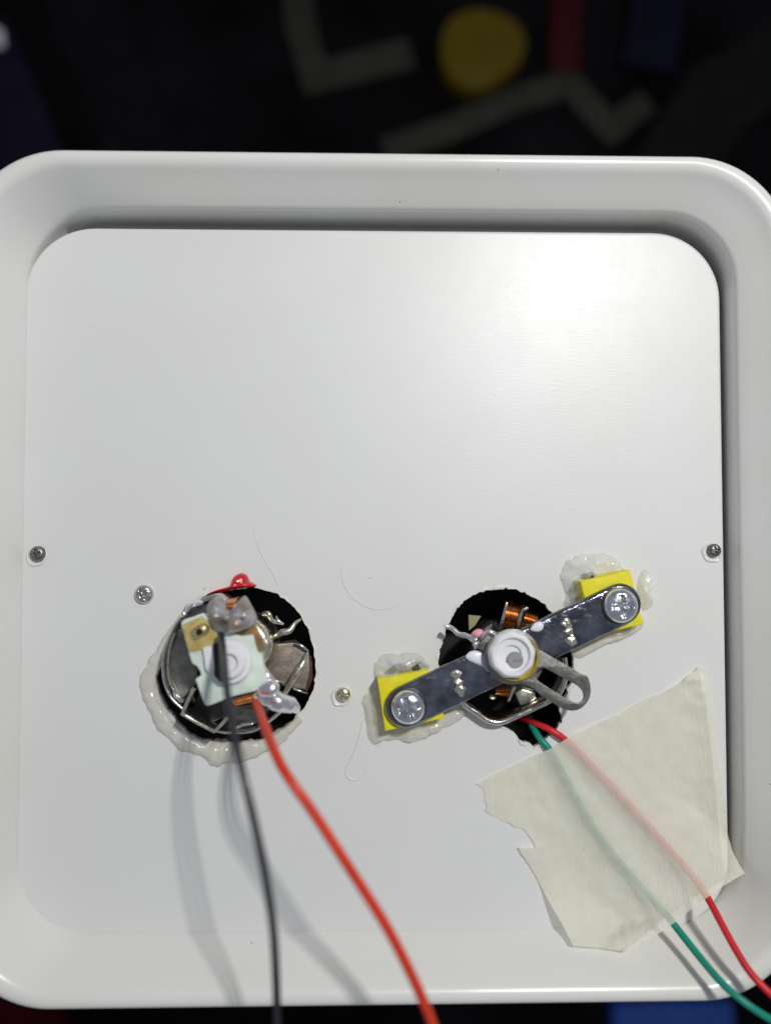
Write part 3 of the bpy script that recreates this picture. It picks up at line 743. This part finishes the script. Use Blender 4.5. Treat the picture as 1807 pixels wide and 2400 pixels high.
# ------------------------------------------------------------------ masking tape
TP = [(1287,40),(1312,95),(1322,150),(1328,205),(1352,258),(1340,292),(1352,350),(1362,420),(1378,540),(1398,680),(1418,830),(1430,950),(1455,1040),(1490,1110),(1522,1160),(1480,1185),(1390,1240),(1310,1298),(1230,1358),(1150,1422),(1070,1478),(1000,1520),(940,1558),(900,1580),(830,1572),(750,1562),(670,1556),(600,1550),(572,1490),(540,1430),(490,1345),(440,1250),(400,1170),(372,1125),(345,1080),(322,1050),(305,1018),(350,1024),(402,1022),(385,985),(370,968),(345,935),(325,918),(290,915),(265,893),(225,880),(190,858),(160,850),(132,822),(140,790),(125,765),(128,730),(118,705),(80,680),(180,625),(280,580),(360,540),(430,512),(475,495),(556,445),(630,402),(700,370),(780,332),(850,300),(930,255),(1000,215),(1080,190),(1150,152),(1190,130),(1225,95),(1250,80)]
wpts = {'g': smooth_path([P(*q) for q in GW], 8), 'r': smooth_path([P(*q) for q in RW], 8)}
def wire_d(x, y):
    best = []
    for p in wpts.values():
        d, z = min((((q.x - x) ** 2 + (q.y - y) ** 2), q.z) for q in p)
        best.append((sqrt(d), z))
    return best
def wall_z(x, y):
    """height of casing surface under (x, y), bridged by the tape in a smooth ramp"""
    o = max(abs(x - CX) - HX, abs(y - CY) - HY)
    if o < -1.0: return 0.0
    if o < .0: return .42 * (o + 1.0) ** 1.7
    return .42 + o * 1.3
def tape_z(x, y, px, py):
    z = .03 + wall_z(x, y)
    for d, wz in wire_d(x, y):
        tent = wz + .078 + .024 + .12 * min(.5, max(0, wz - .15)) - max(0, d - .07) * (.55 - .30 * min(1, d * 1.6))
        s_ = tent - z
        z += (s_ + sqrt(s_ * s_ + .0006)) / 2
    # curled lower-left edge
    u = ((px - 350) * .5 + (py - 1000) * .25) / 300
    lift = max(0, 1 - abs(px - 500) / 260) * max(0, min(1, (py - 1080) / 350))
    z += .22 * lift ** 1.5
    # crumpled upper-right tip
    tip = max(0, 1 - ((px - 1250) ** 2 + (py - 120) ** 2) ** .5 / 190)
    z += .20 * tip * (.6 + noise.noise(Vector((px * .012, py * .03, 0))))
    tip2 = max(0, 1 - ((px - 370) ** 2 + (py - 1040) ** 2) ** .5 / 110)
    z += .16 * tip2 * (.6 + noise.noise(Vector((px * .02, py * .03, 5))))
    z += .022 * noise.noise(Vector((x * 2.2, y * 2.2, 2))) + .03 * abs(noise.noise(Vector((x * 1.4 + y * .5, y * 4.0 - x * .8, 8)))) + .02 * noise.noise(Vector((x * 6, y * 3, 4))) + .010 * noise.noise(Vector((x * 5, y * 5, 2)))
    return z
def jag_outline(pts):
    out = []
    n = len(pts)
    for i in range(n):
        a = Vector(pts[i]); b = Vector(pts[(i + 1) % n]); m = max(1, int((b - a).length / 16))
        for q in range(m):
            p = a.lerp(b, q / m)
            rough = 5.0 if (p.x < 420 and p.y > 660) or p.x > 1300 and p.y < 500 else 1.2
            p = p + Vector((noise.noise(Vector((p.x * .05, p.y * .05, 1))), noise.noise(Vector((p.x * .05, p.y * .05, 7))))) * rough
            out.append(p)
    return out
ol = jag_outline(TP)
coords = [Vector((p.x, p.y)) for p in ol]
edges = [(i, (i + 1) % len(ol)) for i in range(len(ol))]
for gx in range(90, 1520, 15):
    for gy in range(50, 1580, 15):
        coords.append(Vector((gx + (7.5 if (gy // 15) % 2 else 0), gy)))
res = geometry.delaunay_2d_cdt(coords, edges, [list(range(len(ol)))], 1, 1e-4)
tv, tf = res[0], res[2]
top = []
for v in tv:
    q = P(*ZT(v.x, v.y), .1)
    for _ in range(8):
        z = .5 * q.z + .5 * tape_z(q.x, q.y, v.x, v.y); q = P(*ZT(v.x, v.y), z)
    top.append(q)
nb = [set() for _ in top]
for f in tf:
    for i in range(len(f)): nb[f[i]].update((f[i - 1], f[(i + 1) % len(f)]))
zz = [q.z for q in top]
for _ in range(2):
    zz = [.45 * zz[i] + .55 * sum(zz[k] for k in nb[i]) / max(1, len(nb[i])) for i in range(len(zz))]
top = [P(*ZT(v.x, v.y), zz[i]) for i, v in enumerate(tv)]
mesh_obj('masking_tape', top, [tuple(f) for f in tf], M['tape'], sharp=80,
         label='torn piece of cream masking tape holding down green and red wires', cat='tape')

# ------------------------------------------------------------------ blurred clutter on the bench
def strip(name, pts, w, h, mat_, label, cat, group=None):
    ws = [P(x, y, TZ + h) for x, y in pts]
    L_ = []; R_ = []
    for i, q in enumerate(ws):
        a = ws[max(i - 1, 0)]; b = ws[min(i + 1, len(ws) - 1)]
        t1 = (q - a).normalized() if i else (b - q).normalized()
        t2 = (b - q).normalized() if i < len(ws) - 1 else t1
        m = (Vector((-t1.y, t1.x, 0)) + Vector((-t2.y, t2.x, 0))).normalized()
        kk = 1 / max(.4, m.dot(Vector((-t1.y, t1.x, 0))))
        L_.append(q + m * w / 2 * kk); R_.append(q - m * w / 2 * kk)
    return plate(name, L_ + R_[::-1], TZ + .01, TZ + h, mat_, bev=.12, label=label, cat=cat, group=group)
kt = PX(TZ)
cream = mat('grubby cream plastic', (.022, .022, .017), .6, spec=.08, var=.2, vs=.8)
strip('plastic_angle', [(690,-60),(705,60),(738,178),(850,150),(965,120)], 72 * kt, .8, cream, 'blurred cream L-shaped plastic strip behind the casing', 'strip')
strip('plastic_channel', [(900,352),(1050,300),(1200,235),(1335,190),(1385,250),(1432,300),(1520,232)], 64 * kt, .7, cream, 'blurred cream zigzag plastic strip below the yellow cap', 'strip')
yc = P(1128, 108, TZ + 1.4)
ry = 98 * kt
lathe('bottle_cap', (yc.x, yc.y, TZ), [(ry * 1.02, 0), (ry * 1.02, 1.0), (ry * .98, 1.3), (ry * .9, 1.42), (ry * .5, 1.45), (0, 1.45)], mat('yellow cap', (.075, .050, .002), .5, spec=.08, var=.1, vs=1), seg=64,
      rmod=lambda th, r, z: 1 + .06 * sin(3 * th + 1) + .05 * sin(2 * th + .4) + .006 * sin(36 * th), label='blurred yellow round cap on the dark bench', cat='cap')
strip('marker_pen', [(1330,-40),(1326,60),(1324,165)], 74 * kt, .9, mat('dark red plastic', (.026, .001, .003), .5, spec=.08), 'blurred dark red bar beside the yellow cap', 'marker')
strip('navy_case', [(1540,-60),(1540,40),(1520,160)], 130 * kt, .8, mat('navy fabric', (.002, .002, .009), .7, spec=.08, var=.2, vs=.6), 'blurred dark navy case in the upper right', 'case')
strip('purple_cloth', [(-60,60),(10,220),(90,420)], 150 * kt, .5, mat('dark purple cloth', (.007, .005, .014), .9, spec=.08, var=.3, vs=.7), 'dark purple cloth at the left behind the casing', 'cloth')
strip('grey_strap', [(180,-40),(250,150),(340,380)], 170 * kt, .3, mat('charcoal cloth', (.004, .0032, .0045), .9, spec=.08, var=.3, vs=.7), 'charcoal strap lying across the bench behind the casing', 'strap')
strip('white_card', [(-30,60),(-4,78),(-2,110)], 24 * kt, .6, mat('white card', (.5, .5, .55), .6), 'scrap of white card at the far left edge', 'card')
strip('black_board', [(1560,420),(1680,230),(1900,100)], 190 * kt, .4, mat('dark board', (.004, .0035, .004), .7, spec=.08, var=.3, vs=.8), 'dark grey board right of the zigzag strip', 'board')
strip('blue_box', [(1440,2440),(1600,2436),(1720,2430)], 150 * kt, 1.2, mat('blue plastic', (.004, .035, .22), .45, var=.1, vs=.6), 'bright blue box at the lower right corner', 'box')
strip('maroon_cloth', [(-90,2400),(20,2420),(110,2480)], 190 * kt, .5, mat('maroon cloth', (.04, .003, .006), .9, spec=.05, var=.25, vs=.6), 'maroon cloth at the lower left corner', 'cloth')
